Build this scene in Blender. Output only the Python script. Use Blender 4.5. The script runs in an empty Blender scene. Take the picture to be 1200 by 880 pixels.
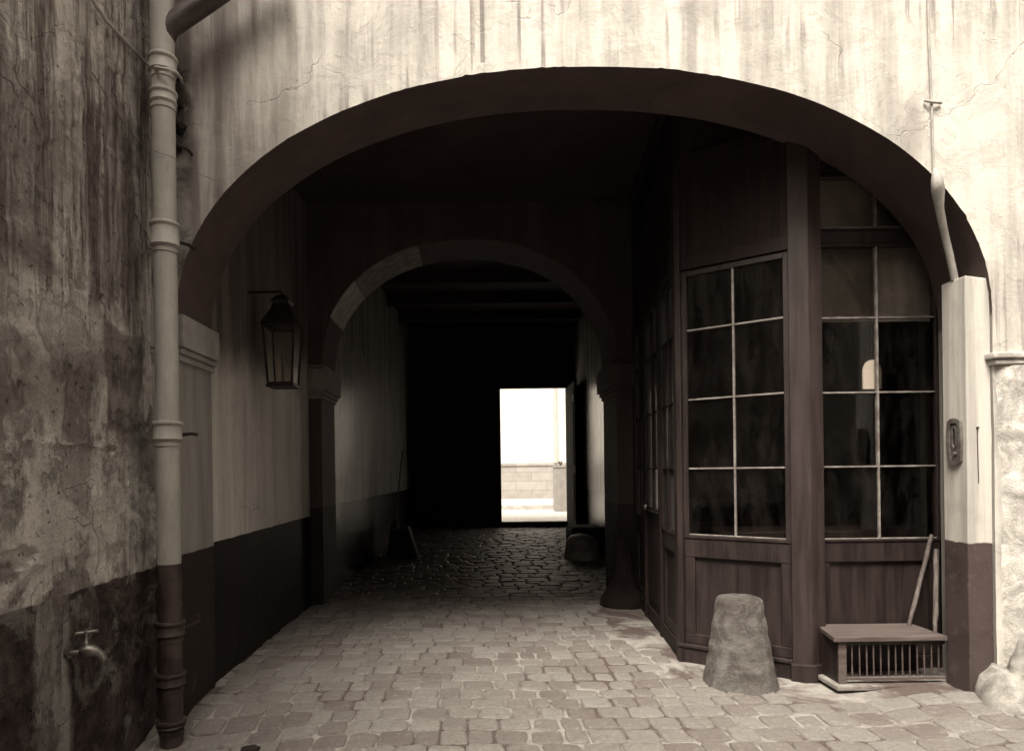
import bpy, bmesh, math, random
from mathutils import Vector, noise
random.seed(7)
R = math.radians
C = bpy.context.scene.collection
S = bpy.context.scene

# ------------------------------------------------------------------ view data (photo measured, 1200 px wide)
F = 760.0; EYE = 1.40; ROLL = 0.013
def ray(x, y):
    dx, dy = x-550.0, y-550.0
    return dx-dy*ROLL, dx*ROLL+dy
def at(x, y, Y):                       # real point on the ray of the measured photo point at depth Y
    a, b = ray(x, y); return Vector((a*Y/F, Y, EYE-b*Y/F))
def atX(x, y, X):                      # same, on the plane of a side wall
    a, b = ray(x, y); Y = X*F/a; return Vector((X, Y, EYE-b*Y/F))

def sst(a, b, x):
    t = max(0.0, min(1.0, (x-a)/(b-a))); return t*t*(3-2*t)
def nz(x, y, z=0.0, s=1.0): return noise.noise(Vector((x*s, y*s, z*s)))
def gz(x, y):                          # ground height
    z = 0.05*sst(2.2, 2.7, x)*sst(8.0, 6.0, y)
    z -= 0.10*sst(-0.6, -1.7, x)*sst(4.1, 3.5, y)
    z += 0.21*sst(6.5, 13.1, y)
    z += 0.012*nz(x, y, 3.1, .8)
    return z

# ------------------------------------------------------------------ scene graph helpers
def meta(o, label=None, cat=None, group=None, kind=None):
    for k, v in (('label', label), ('category', cat), ('group', group), ('kind', kind)):
        if v: o[k] = v
    return o
def thing(name, label, cat, loc=(0, 0, 0), group=None):
    o = bpy.data.objects.new(name, None); C.objects.link(o); o.location = loc
    o.empty_display_size = .1
    return meta(o, label, cat, group)
def wloc(o):
    v = Vector((0, 0, 0))
    while o is not None: v = v+Vector(o.location); o = o.parent
    return v

class MB:
    def __init__(s): s.v = []; s.f = []; s.tone = []
    def add(s, vs, fs, tone=0.5):
        b = len(s.v); s.v += [tuple(p) for p in vs]; s.f += [[i+b for i in f] for f in fs]
        s.tone += [tone]*len(vs); return s
    def box(s, x0, x1, y0, y1, z0, z1):
        return s.add([(x0,y0,z0),(x1,y0,z0),(x1,y1,z0),(x0,y1,z0),(x0,y0,z1),(x1,y0,z1),(x1,y1,z1),(x0,y1,z1)],
                     [(0,3,2,1),(4,5,6,7),(0,1,5,4),(1,2,6,5),(2,3,7,6),(3,0,4,7)])
    def boxf(s, fr, a0, a1, b0, b1, z0, z1):        # fr = (origin, u, n)
        O, u, n = fr
        P = lambda a, b, z: (O[0]+u[0]*a+n[0]*b, O[1]+u[1]*a+n[1]*b, z)
        return s.add([P(a0,b0,z0),P(a1,b0,z0),P(a1,b1,z0),P(a0,b1,z0),P(a0,b0,z1),P(a1,b0,z1),P(a1,b1,z1),P(a0,b1,z1)],
                     [(0,3,2,1),(4,5,6,7),(0,1,5,4),(1,2,6,5),(2,3,7,6),(3,0,4,7)])
    def prism(s, poly, z0, z1):
        n = len(poly)
        vs = [(p[0], p[1], z0) for p in poly]+[(p[0], p[1], z1) for p in poly]
        fs = [tuple(range(n-1, -1, -1)), tuple(range(n, 2*n))]+[(i, (i+1) % n, n+(i+1) % n, n+i) for i in range(n)]
        return s.add(vs, fs)
    def tube(s, path, r, n=12, cap=True):
        path = [Vector(p) for p in path]; rr = r if isinstance(r, (list, tuple)) else [r]*len(path)
        rings = []; up = None
        for i, p in enumerate(path):
            t = (path[min(i+1, len(path)-1)]-path[max(i-1, 0)]).normalized()
            if up is None:
                up = Vector((0, 0, 1)) if abs(t.z) < .9 else Vector((1, 0, 0))
            a = (up-t*up.dot(t)).normalized(); b = t.cross(a); up = a
            rings.append([p+(a*math.cos(q*2*math.pi/n)+b*math.sin(q*2*math.pi/n))*rr[i] for q in range(n)])
        vs = [v for g in rings for v in g]; fs = []
        for i in range(len(path)-1):
            for q in range(n):
                fs.append((i*n+q, i*n+(q+1) % n, (i+1)*n+(q+1) % n, (i+1)*n+q))
        if cap:
            fs.append(tuple(range(n-1, -1, -1))); fs.append(tuple(range((len(path)-1)*n, len(path)*n)))
        return s.add(vs, fs)
    def lathe(s, prof, c, n=28, jit=0.0, js=6.0):     # prof = [(r, z)]
        vs = []
        for r, z in prof:
            for q in range(n):
                a = q*2*math.pi/n
                x, y = r*math.cos(a), r*math.sin(a)
                if jit:
                    d = 1+jit*.03*(nz(x*js+5, y*js, z*js)+.5*nz(x*js*3, y*js*3+4, z*js*3)+.3*nz(x*js*7, y*js*7+4, z*js*7))/max(r, .05)
                    x *= d; y *= d
                vs.append((c[0]+x, c[1]+y, c[2]+z+(jit*.02*nz(x*js, y*js, 7) if jit else 0)))
        fs = []
        for i in range(len(prof)-1):
            for q in range(n):
                fs.append((i*n+q, i*n+(q+1) % n, (i+1)*n+(q+1) % n, (i+1)*n+q))
        fs.append(tuple(range(n-1, -1, -1))); fs.append(tuple(range((len(prof)-1)*n, len(prof)*n)))
        return s.add(vs, fs)
    def grid(s, P, na, nb, tone=.5):                 # P(i/na, j/nb) -> point
        vs = [P(i/na, j/nb) for j in range(nb+1) for i in range(na+1)]
        fs = [(j*(na+1)+i, j*(na+1)+i+1, (j+1)*(na+1)+i+1, (j+1)*(na+1)+i) for j in range(nb) for i in range(na)]
        return s.add(vs, fs, tone)
    def build(s, name, mat, parent=None, smooth=False, bevel=0.0, seg=2, fix=True, tones=False):
        off = wloc(parent) if parent else Vector((0, 0, 0))
        me = bpy.data.meshes.new(name)
        me.from_pydata([(p[0]-off.x, p[1]-off.y, p[2]-off.z) for p in s.v], [], s.f)
        if tones:
            at_ = me.attributes.new('tone', 'FLOAT', 'POINT'); at_.data.foreach_set('value', s.tone)
        bm = bmesh.new(); bm.from_mesh(me)
        if fix: bmesh.ops.recalc_face_normals(bm, faces=bm.faces)
        if bevel:
            es = [e for e in bm.edges if len(e.link_faces) == 2 and e.calc_face_angle(0) > R(35)]
            bmesh.ops.bevel(bm, geom=es, offset=bevel, segments=seg, affect='EDGES', profile=.5)
        bm.to_mesh(me); bm.free()
        if smooth:
            me.polygons.foreach_set('use_smooth', [True]*len(me.polygons))
            if bevel == 0: me.set_sharp_from_angle(angle=R(50))
        me.materials.append(mat)
        o = bpy.data.objects.new(name, me); C.objects.link(o)
        if parent: o.parent = parent
        return o

# ------------------------------------------------------------------ materials
def tone(v):
    k = min(1.0, v/.22)
    return (v, v*(.60+.34*k), v*(.57+.31*k), 1)
class N:
    def __init__(s, name, rough=.8, spec=.4):
        s.m = bpy.data.materials.new(name); s.m.use_nodes = True
        s.t = s.m.node_tree; s.b = s.t.nodes['Principled BSDF']
        s.b.inputs['Roughness'].default_value = rough; s.b.inputs['Specular IOR Level'].default_value = spec
        g = s.t.nodes.new('ShaderNodeNewGeometry'); s.P = g.outputs['Position']
        q = s.t.nodes.new('ShaderNodeSeparateXYZ'); s.t.links.new(s.P, q.inputs[0])
        s.X, s.Y, s.Z = q.outputs
    def l(s, a, b): s.t.links.new(a, b)
    def put(s, sock, v):
        if hasattr(v, 'is_linked') or hasattr(v, 'links'): s.l(v, sock)
        else: sock.default_value = v
    def m_(s, op, a, b=0.0, c=0.0, clamp=False):
        n = s.t.nodes.new('ShaderNodeMath'); n.operation = op; n.use_clamp = clamp
        s.put(n.inputs[0], a); s.put(n.inputs[1], b); s.put(n.inputs[2], c); return n.outputs[0]
    def vec(s, sx, sy, sz, src=None):
        n = s.t.nodes.new('ShaderNodeVectorMath'); n.operation = 'MULTIPLY'
        s.l(src or s.P, n.inputs[0]); n.inputs[1].default_value = (sx, sy, sz); return n.outputs[0]
    def noise(s, scale, detail=6, rough=.6, v=None, dist=0.0):
        n = s.t.nodes.new('ShaderNodeTexNoise'); s.l(v or s.P, n.inputs['Vector'])
        n.inputs['Scale'].default_value = scale; n.inputs['Detail'].default_value = detail
        n.inputs['Roughness'].default_value = rough; n.inputs['Distortion'].default_value = dist
        return n.outputs[0]
    def noisev(s, scale, detail=3):
        n = s.t.nodes.new('ShaderNodeTexNoise'); s.l(s.P, n.inputs['Vector'])
        n.inputs['Scale'].default_value = scale; n.inputs['Detail'].default_value = detail
        return n.outputs[1]
    def warp(s, amt, scale=3.0, detail=4):
        a = s.t.nodes.new('ShaderNodeVectorMath'); a.operation = 'SUBTRACT'
        s.l(s.noisev(scale, detail), a.inputs[0]); a.inputs[1].default_value = (.5, .5, .5)
        b = s.t.nodes.new('ShaderNodeVectorMath'); b.operation = 'MULTIPLY_ADD'
        s.l(a.outputs[0], b.inputs[0]); b.inputs[1].default_value = (amt, amt, amt); s.l(s.P, b.inputs[2])
        return b.outputs[0]
    def sep(s, v):
        q = s.t.nodes.new('ShaderNodeSeparateXYZ'); s.l(v, q.inputs[0]); return q.outputs
    def vor(s, scale, v=None):
        n = s.t.nodes.new('ShaderNodeTexVoronoi'); n.feature = 'DISTANCE_TO_EDGE'
        s.l(v or s.P, n.inputs['Vector']); n.inputs['Scale'].default_value = scale; return n.outputs[0]
    def mr(s, v, a, b, c=0.0, d=1.0):
        n = s.t.nodes.new('ShaderNodeMapRange'); n.interpolation_type = 'SMOOTHSTEP' if (c, d) in ((0.0, 1.0), (1.0, 0.0)) else 'LINEAR'
        n.clamp = True
        s.put(n.inputs[0], v)
        for i, q in enumerate((a, b, c, d)): s.put(n.inputs[i+1], q)
        return n.outputs[0]
    def mix(s, fac, a, b, mode='MIX'):
        n = s.t.nodes.new('ShaderNodeMix'); n.data_type = 'RGBA'; n.blend_type = mode
        s.put(n.inputs[0], fac)
        s.put(n.inputs[6], a); s.put(n.inputs[7], b); return n.outputs[2]
    def band(s, v, a, b, soft):
        return s.m_('MULTIPLY', s.mr(v, a-soft, a+soft), s.mr(v, b-soft, b+soft, 1.0, 0.0))
    def rect(s, u, w, u0, u1, w0, w1, soft=.03):
        return s.m_('MULTIPLY', s.band(u, u0, u1, soft), s.band(w, w0, w1, soft))
    def attr(s, name):
        n = s.t.nodes.new('ShaderNodeAttribute'); n.attribute_name = name; return n.outputs['Fac']
    def color(s, c): s.put(s.b.inputs['Base Color'], c)
    def rough(s, v): s.put(s.b.inputs['Roughness'], v)
    def bump(s, h, strength=.5, dist=.01):
        n = s.t.nodes.new('ShaderNodeBump'); n.inputs['Strength'].default_value = strength
        n.inputs['Distance'].default_value = dist; s.l(h, n.inputs['Height']); s.l(n.outputs[0], s.b.inputs['Normal'])

def plaster(name, light, dark, rough=.75, dado=None, dadoc=.02, streak=.6, spec=.35, bumpd=.006, dark_top=False):
    k = N(name, rough, spec)
    st = k.noise(1.0, 6, .65, k.vec(7, 7, .55))
    pa = k.noise(1.6, 8, .62, dist=.4)
    fine = k.noise(26, 6, .7)
    f = k.m_('ADD', k.m_('MULTIPLY', st, streak), k.m_('MULTIPLY', pa, 1-streak))
    c = k.mix(k.mr(f, .36, .66), tone(dark), tone(light))
    c = k.mix(k.mr(fine, .42, .75, 0, .35), c, tone(dark*.8))
    cr = k.mr(k.vor(1.1, k.warp(.5, 2.2, 6)), 0.0, .0035, 1.0, 0.0)
    cr = k.m_('MULTIPLY', cr, k.mr(k.noise(1.1, 3), .5, .6))
    c = k.mix(k.m_('MULTIPLY', cr, .7), c, tone(dark*.35))
    if dark_top:      # darker above a ragged line that climbs towards the inner arch
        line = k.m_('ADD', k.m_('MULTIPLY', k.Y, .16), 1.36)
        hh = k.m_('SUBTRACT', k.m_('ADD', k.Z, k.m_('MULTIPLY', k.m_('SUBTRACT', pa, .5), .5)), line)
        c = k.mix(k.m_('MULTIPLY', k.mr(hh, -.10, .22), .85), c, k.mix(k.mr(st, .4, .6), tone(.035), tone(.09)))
    if dado is not None:
        wob = k.m_('MULTIPLY', k.m_('SUBTRACT', k.noise(9, 5), .5), .018)
        d = k.mr(k.m_('ADD', k.Z, wob), dado-.004, dado+.004, 1.0, 0.0)
        chips = k.mr(k.noise(7.5, 9, .72, dist=.6), .60, .66)
        chips = k.m_('MULTIPLY', chips, k.mr(k.Z, .05, .75, 1.0, .35))
        dc = k.mix(k.mr(pa, .35, .7), tone(dadoc*.6), tone(dadoc*1.5))
        dc = k.mix(k.m_('MULTIPLY', chips, .55), dc, tone(.11))
        c = k.mix(d, c, dc)
    k.color(c)
    h = k.m_('ADD', k.m_('MULTIPLY', fine, .5), k.m_('ADD', k.m_('MULTIPLY', k.noise(5, 8, .6), 1.6), k.m_('MULTIPLY', cr, -1.0)))
    k.bump(h, .6, bumpd)
    return k.m

def simple(name, v, rough=.6, metal=0.0, var=.35, scale=8, bump=.3, bd=.004, spec=.4, stretch=None):
    k = N(name, rough, spec); k.b.inputs['Metallic'].default_value = metal
    vv = k.vec(*stretch) if stretch else None
    n = k.noise(scale, 8, .65, vv, .2); n2 = k.noise(scale*7, 5, .7, vv)
    c = k.mix(k.mr(n, .3, .7), tone(v*(1-var)), tone(v*(1+var)))
    c = k.mix(k.mr(n2, .5, .8, 0, .4), c, tone(v*.5))
    k.color(c); k.rough(k.mr(n, .3, .7, rough*.85, min(1, rough*1.15)))
    k.bump(k.m_('ADD', n, k.m_('MULTIPLY', n2, .5)), bump, bd)
    return k.m

# --- left courtyard wall: weathered lime wash, stained and peeling
DL = .86
def courtyard_wall_mat():
    k = N('weathered_courtyard_plaster', .88, .25)
    W = k.sep(k.warp(.16, 2.6, 6)); wy, wz = W[1], W[2]
    W2 = k.sep(k.warp(.05, 9, 5))
    st = k.noise(1.0, 8, .68, k.vec(9, 9, .8), .3)           # vertical runs
    st2 = k.noise(1.0, 6, .6, k.vec(26, 26, 1.6), .2)
    pa = k.noise(2.1, 9, .66, dist=.8)
    pb = k.noise(5.5, 9, .7, dist=.5)
    fine = k.noise(38, 7, .72)
    # upper part: runs, more contrast
    up = k.mr(wz, 2.0, 2.35)
    f_up = k.m_('ADD', k.m_('MULTIPLY', st, .7), k.m_('MULTIPLY', st2, .3))
    c_up = k.mix(k.mr(f_up, .40, .60), tone(.10), tone(.58))
    c_up = k.mix(k.mr(pa, .5, .62, 0, .55), c_up, tone(.12))
    c_up = k.mix(k.mr(st2, .55, .68, 0, .6), c_up, tone(.05))
    f_lo = k.m_('ADD', k.m_('MULTIPLY', pa, .6), k.m_('MULTIPLY', st, .4))
    c_lo = k.mix(k.mr(f_lo, .40, .60), tone(.19), tone(.60))
    c_lo = k.mix(k.mr(pb, .50, .62, 0, .7), c_lo, tone(.13))
    c_lo = k.mix(k.mr(k.noise(9, 8, .7, k.vec(1, 1, .45), .4), .55, .62, 0, .6), c_lo, tone(.55))
    c = k.mix(up, c_lo, c_up)
    # named stains and one painted vignette: Y 2.5 (left edge) .. 3.77 (corner)
    def stain_or_vignette(u0, u1, w0, w1, v, amt, soft=.05, c=None, wv=(wy, wz)):
        return k.m_('MULTIPLY', k.rect(wv[0], wv[1], u0, u1, w0, w1, soft), amt)
    c = k.mix(stain_or_vignette(2.2, 2.86, 2.25, 3.1, 0, .55, .10), c, tone(.07))      # corner vignette darkening put into the wall colour, upper left
    c = k.mix(stain_or_vignette(2.2, 3.5, 1.98, 2.2, 0, .5, .05), c, tone(.50))        # pale band
    c = k.mix(stain_or_vignette(2.3, 3.2, 1.65, 1.93, 0, .6, .08), c, tone(.14))
    c = k.mix(stain_or_vignette(3.28, 3.64, 1.62, 2.15, 0, .72, .02), c, tone(.10))   # dark bare rectangle by the pipe
    c = k.mix(stain_or_vignette(3.35, 3.62, 2.3, 3.35, 0, .45, .05), c, tone(.07))
    c = k.mix(stain_or_vignette(2.72, 3.6, 1.0, 1.5, 0, .45, .06), c, tone(.42))
    c = k.mix(k.m_('MULTIPLY', k.rect(W2[1], W2[2], 2.2, 2.62, .98, 1.06, .02), .7), c, tone(.06))
    # dado paint
    wob = k.m_('MULTIPLY', k.m_('SUBTRACT', k.noise(6, 6), .5), .05)
    d = k.mr(k.m_('ADD', k.Z, wob), DL-.006, DL+.006, 1.0, 0.0)
    wash = k.rect(k.sep(k.warp(.10, 5, 6))[1], W2[2], 2.72, 2.95, -.4, .9, .03)
    wash2 = k.mr(k.noise(4.2, 9, .7, dist=.7), .52, .60)
    dc = k.mix(k.mr(pb, .4, .62), tone(.03), tone(.085))
    dc = k.mix(k.m_('MULTIPLY', wash2, .6), dc, tone(.22))
    dc = k.mix(k.m_('MULTIPLY', wash, .8), dc, k.mix(k.mr(st, .4, .6), tone(.14), tone(.32)))
    c = k.mix(d, c, dc)
    c = k.mix(k.mr(fine, .5, .8, 0, .45), c, tone(.045))
    wv = k.warp(.35, 3, 7)
    cr = k.mr(k.vor(1.5, wv), 0.0, .005, 1.0, 0.0)
    cr = k.m_('MULTIPLY', cr, k.mr(k.noise(1.7, 3), .48, .6))
    c = k.mix(k.m_('MULTIPLY', cr, .25), c, tone(.05))
    sp = k.mr(k.noise(24, 5, .6), .64, .70); c = k.mix(k.m_('MULTIPLY', sp, .6), c, tone(.04)); k.color(c)
    h = k.m_('ADD', k.m_('MULTIPLY', fine, .5), k.m_('ADD', k.m_('MULTIPLY', pb, 1.8), k.m_('ADD', k.m_('MULTIPLY', cr, -1.2), k.m_('MULTIPLY', k.mr(f_lo, .46, .5), .5))))
    k.bump(k.m_('ADD', h, k.m_('MULTIPLY', sp, -.8)), 1.0, .016)
    return k.m

def facade_mat():
    k = N('lime_washed_facade', .85, .25)
    W = k.sep(k.warp(.14, 3, 6)); wx, wz = W[0], W[2]
    st = k.noise(1.0, 8, .66, k.vec(6, 6, .5), .2)
    st2 = k.noise(1.0, 6, .6, k.vec(17, 17, .7))
    pa = k.noise(1.3, 9, .65, dist=.8); pb = k.noise(4.5, 9, .7, dist=.5); fine = k.noise(30, 7, .72)
    c = k.mix(k.mr(k.m_('ADD', k.m_('MULTIPLY', st, .6), k.m_('MULTIPLY', pa, .4)), .38, .58), tone(.38), tone(.62))
    # sooty grey plus the left wall's shade painted into the colour, thinning rightwards
    g = k.mr(wx, -1.7, -.3, 1.0, 0.0)
    c = k.mix(k.m_('MULTIPLY', g, .85), c, k.mix(k.mr(st, .42, .6), tone(.13), tone(.30)))
    sk = k.m_('MULTIPLY', k.mr(st2, .53, .64), k.mr(k.noise(.9, 3), .40, .56))
    c = k.mix(k.m_('MULTIPLY', sk, .7), c, tone(.15))
    c = k.mix(k.mr(pb, .56, .72, 0, .4), c, tone(.25))
    # two distinct runs, left one from a leak, centre one a straight old conduit mark
    c = k.mix(k.m_('MULTIPLY', k.rect(k.sep(k.warp(.03, 4))[0], wz, -1.46, -1.40, 2.95, 4.6, .02), .7), c, tone(.09))
    c = k.mix(k.m_('MULTIPLY', k.rect(wx, wz, 2.55, 2.66, 3.0, 3.5, .05), .5), c, tone(.16))
    c = k.mix(k.m_('MULTIPLY', k.rect(k.X, k.Z, .095, .122, 3.76, 6.5, .004), .75), c, tone(.16))
    c = k.mix(k.m_('MULTIPLY', k.rect(wx, wz, 1.30, 1.36, 3.7, 6.5, .02), .3), c, tone(.2))
    c = k.mix(k.m_('MULTIPLY', k.rect(wx, wz, 1.74, 1.80, 3.6, 6.5, .02), .35), c, tone(.2))
    # peeled render along the drain pipe
    c = k.mix(k.m_('MULTIPLY', k.rect(k.sep(k.warp(.12, 8, 6))[0], wz, -2.2, -1.60, 2.5, 3.75, .02), .75), c, k.mix(k.mr(pb, .4, .6), tone(.03), tone(.4)))
    cr = k.mr(k.vor(.9, k.warp(.45, 3, 8)), 0.0, .0035, 1.0, 0.0)
    cr = k.m_('MULTIPLY', cr, k.mr(k.noise(1.3, 3), .47, .58))
    c = k.mix(k.m_('MULTIPLY', cr, .14), c, tone(.12))
    fl = k.mr(k.noise(2.3, 10, .68, dist=1.0), .555, .565); c = k.mix(k.m_('MULTIPLY', fl, .2), c, tone(.30))
    sp = k.mr(k.noise(22, 5, .6), .67, .72); c = k.mix(k.m_('MULTIPLY', sp, .55), c, tone(.08))
    c = k.mix(k.mr(fine, .55, .8, 0, .3), c, tone(.2))
    # reveal and under side of the arch: darker brown grey up to the arris, dark paint below
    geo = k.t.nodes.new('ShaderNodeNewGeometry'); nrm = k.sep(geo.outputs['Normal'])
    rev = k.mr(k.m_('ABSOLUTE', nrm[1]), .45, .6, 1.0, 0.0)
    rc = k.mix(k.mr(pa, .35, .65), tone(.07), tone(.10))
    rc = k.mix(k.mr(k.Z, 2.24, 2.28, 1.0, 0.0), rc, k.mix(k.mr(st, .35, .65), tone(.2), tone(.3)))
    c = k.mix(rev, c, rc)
    d = k.m_('MULTIPLY', k.mr(k.m_('ADD', k.Z, k.m_('MULTIPLY', k.noise(9, 5), .015)), .925, .933, 1.0, 0.0), k.mr(k.X, 3.0, 3.01, 1.0, 0.0))
    chips = k.mr(k.noise(8, 9, .72, dist=.6), .6, .66)
    c = k.mix(d, c, k.mix(k.m_('MULTIPLY', chips, .5), tone(.025), tone(.12)))
    k.color(c)
    h = k.m_('ADD', k.m_('MULTIPLY', fine, .5), k.m_('ADD', k.m_('MULTIPLY', pb, 1.8), k.m_('MULTIPLY', cr, -1.0)))
    h = k.m_('ADD', h, k.m_('MULTIPLY', fl, -.22))
    k.bump(h, .6, .009)
    return k.m

def cobble_mat():
    k = N('worn_paving_stone', .7, .4)
    t = k.attr('tone')
    n = k.noise(11, 8, .7); f = k.noise(60, 6, .7); big = k.noise(.9, 4)
    c = k.mix(t, tone(.13), tone(.25))
    c = k.mix(k.mr(n, .35, .7, 0, .55), c, tone(.17))
    c = k.mix(k.mr(big, .4, .65, 0, .4), c, tone(.23))
    # inside the passage the setts are black with tread grime
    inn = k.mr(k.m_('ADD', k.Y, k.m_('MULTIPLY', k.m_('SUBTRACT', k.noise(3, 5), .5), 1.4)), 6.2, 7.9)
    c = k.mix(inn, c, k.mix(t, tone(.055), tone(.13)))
    c = k.mix(k.mr(f, .5, .7, 0, .55), c, tone(.07))
    c = k.mix(k.mr(k.noise(24, 6, .7), .56, .66, 0, .35), c, tone(.38))
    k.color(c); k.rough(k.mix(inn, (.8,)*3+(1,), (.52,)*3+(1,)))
    k.bump(k.m_('ADD', n, k.m_('MULTIPLY', f, .5)), .9, .012)
    return k.m
def mortar_mat():
    k = N('sandy_joint_mortar', .95, .2)
    n = k.noise(1.7, 6, .65, dist=.6); f = k.noise(50, 7, .75); m = k.noise(12, 6)
    c = k.mix(k.mr(n, .42, .56), tone(.10), tone(.32))
    c = k.mix(k.mr(m, .45, .7, 0, .5), c, tone(.10))
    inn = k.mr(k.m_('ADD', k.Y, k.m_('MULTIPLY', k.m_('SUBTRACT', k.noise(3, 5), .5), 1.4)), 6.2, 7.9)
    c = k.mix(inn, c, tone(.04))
    # smooth cement strip along the shopfront
    c = k.mix(k.mr(f, .5, .8, 0, .35), c, tone(.1))
    k.color(c); k.bump(k.m_('ADD', k.m_('MULTIPLY', f, .6), m), .8, .008)
    return k.m
def stone_mat(name, v, bd=.012, lichen=.3):
    k = N(name, .92, .25)
    n = k.noise(7, 9, .72, dist=.5); f = k.noise(45, 8, .8); p = k.vor(55, k.warp(.02, 30, 3))
    c = k.mix(k.mr(n, .35, .68), tone(v*.6), tone(v*1.35))
    c = k.mix(k.mr(f, .52, .75, 0, .6), c, tone(v*.3))
    c = k.mix(k.m_('MULTIPLY', k.mr(k.noise(4, 6), .55, .65), lichen), c, tone(min(.6, v*2.2)))
    k.color(c); k.bump(k.m_('ADD', k.m_('MULTIPLY', n, 1.5), k.m_('ADD', f, k.noise(110, 4, .8))), 1.0, bd)
    return k.m
def glass_mat(nm='old_window_glass', rg=.03, dirt=.05):
    k = N(nm, .02, .5); t = k.t
    tr = t.nodes.new('ShaderNodeBsdfTransparent'); tr.inputs[0].default_value = (.82, .78, .74, 1)
    gl = t.nodes.new('ShaderNodeBsdfGlossy'); gl.inputs['Roughness'].default_value = rg
    df = t.nodes.new('ShaderNodeBsdfDiffuse'); df.inputs[0].default_value = tone(.16)
    fr = t.nodes.new('ShaderNodeFresnel'); fr.inputs[0].default_value = 1.52
    bp = t.nodes.new('ShaderNodeBump'); bp.inputs['Strength'].default_value = .12; bp.inputs['Distance'].default_value = .01
    k.l(k.noise(4, 3), bp.inputs['Height']); k.l(bp.outputs[0], gl.inputs['Normal'])
    m1 = t.nodes.new('ShaderNodeMixShader'); k.l(fr.outputs[0], m1.inputs[0]); k.l(tr.outputs[0], m1.inputs[1]); k.l(gl.outputs[0], m1.inputs[2])
    m2 = t.nodes.new('ShaderNodeMixShader')
    k.l(k.m_('MULTIPLY', k.mr(k.noise(3, 8, .7, k.vec(3, 3, 1)), .42, .7), dirt), m2.inputs[0])
    k.l(m1.outputs[0], m2.inputs[1]); k.l(df.outputs[0], m2.inputs[2])
    k.l(m2.outputs[0], t.nodes['Material Output'].inputs[0])
    return k.m

M = {}
M['court'] = courtyard_wall_mat()
M['facade'] = facade_mat()
M['pass'] = plaster('passage_distemper', .62, .42, .55, .935, .011, .75, .18, .004, dark_top=True)
M['pass2'] = plaster('inner_passage_paint', .48, .25, .27, 1.02, .03, .75, .6, .003)
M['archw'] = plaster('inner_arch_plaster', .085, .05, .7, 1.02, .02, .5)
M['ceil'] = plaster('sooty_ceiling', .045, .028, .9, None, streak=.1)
M['capst'] = simple('capital_plaster', .20, .7, var=.25, scale=6)
M['imp'] = simple('impost_plaster', .26, .8, var=.2, scale=5, bump=.5, bd=.005)
M['cobble'] = cobble_mat(); M['mortar'] = mortar_mat()
M['bollard'] = stone_mat('rough_granite', .25, .035, .1)
M['guard'] = stone_mat('worn_guard_stone', .55, .014, .3)
M['darkguard'] = stone_mat('sooty_guard_stone', .02, .010, .1)
M['rough'] = stone_mat('crumbling_limestone', .74, .012, .3)
M['pipe'] = simple('grey_painted_iron', .36, .55, var=.15, scale=7, bump=.25, stretch=(1, 1, .4))
M['pipedark'] = simple('tarred_iron', .045, .5, var=.5, scale=12, bump=.4)
M['black'] = simple('black_iron', .02, .5, var=.3, scale=9)
M['brass'] = simple('tarnished_brass', .22, .38, .8, .4, 15, .2)
M['wood'] = simple('brown_shop_paint', .024, .55, var=.5, scale=5, bump=.4, stretch=(3, 3, .35))
M['woodl'] = simple('worn_shop_paint_post', .034, .55, var=.35, scale=5, bump=.4, stretch=(3, 3, .35))
M['wooddark'] = simple('dark_gate_paint', .024, .75, var=.4, scale=5, bump=.4, spec=.2, stretch=(3, 3, .3))
M['bar'] = simple('pale_putty_bar', .20, .6, var=.4, scale=12, bump=.2)
M['bench'] = simple('weathered_bench_board', .10, .7, var=.35, scale=6, bump=.6, bd=.004, stretch=(.5, 6, 6))
M['stick'] = simple('peeled_wood_stick', .13, .7, var=.4, scale=14, stretch=(4, 4, .6))
M['glass'] = glass_mat(); M['dull'] = glass_mat('grimy_glass', .35, .3)
M['inside'] = simple('shop_inside_wall', .035, .9, var=.2, scale=2)
M['white'] = simple('reflection_white', .8, .4, var=.04, scale=6, bump=.05)
M['pier'] = None
M['street'] = simple('street_sand', .42, .95, var=.15, scale=3, bump=.5)
M['kerb'] = simple('kerb_granite', .34, .85, var=.2, scale=6, bump=.4)
M['farwall'] = plaster('street_plaster', .62, .50, .9, None, streak=.4)
M['farstone'] = None
M['back'] = plaster('yard_house_plaster', .46, .34, .9, None, streak=.5)
M['pane'] = simple('far_window_pane', .02, .08, var=.1, scale=2, bump=.02, spec=.6)
M['roof'] = simple('roof_slate', .08, .7, var=.2, scale=4)
M['pedestal'] = simple('pale_stone_block', .24, .85, var=.15, scale=6, bump=.4)
M['leaf'] = simple('dry_plant', .12, .8, var=.4, scale=20)
M['straw'] = simple('broom_straw', .06, .9, var=.4, scale=40, stretch=(4, 4, .5))
M['scrap'] = simple('tarry_scrap', .02, .7, var=.3, scale=20)
M['plate'] = simple('old_brass_plate', .20, .45, .5, .35, 22, .4)
M['wire'] = simple('thin_wire', .12, .5, .5, .2, 10)
M['lead'] = simple('lead_conduit', .36, .6, .0, .25, 10, .4)

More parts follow.
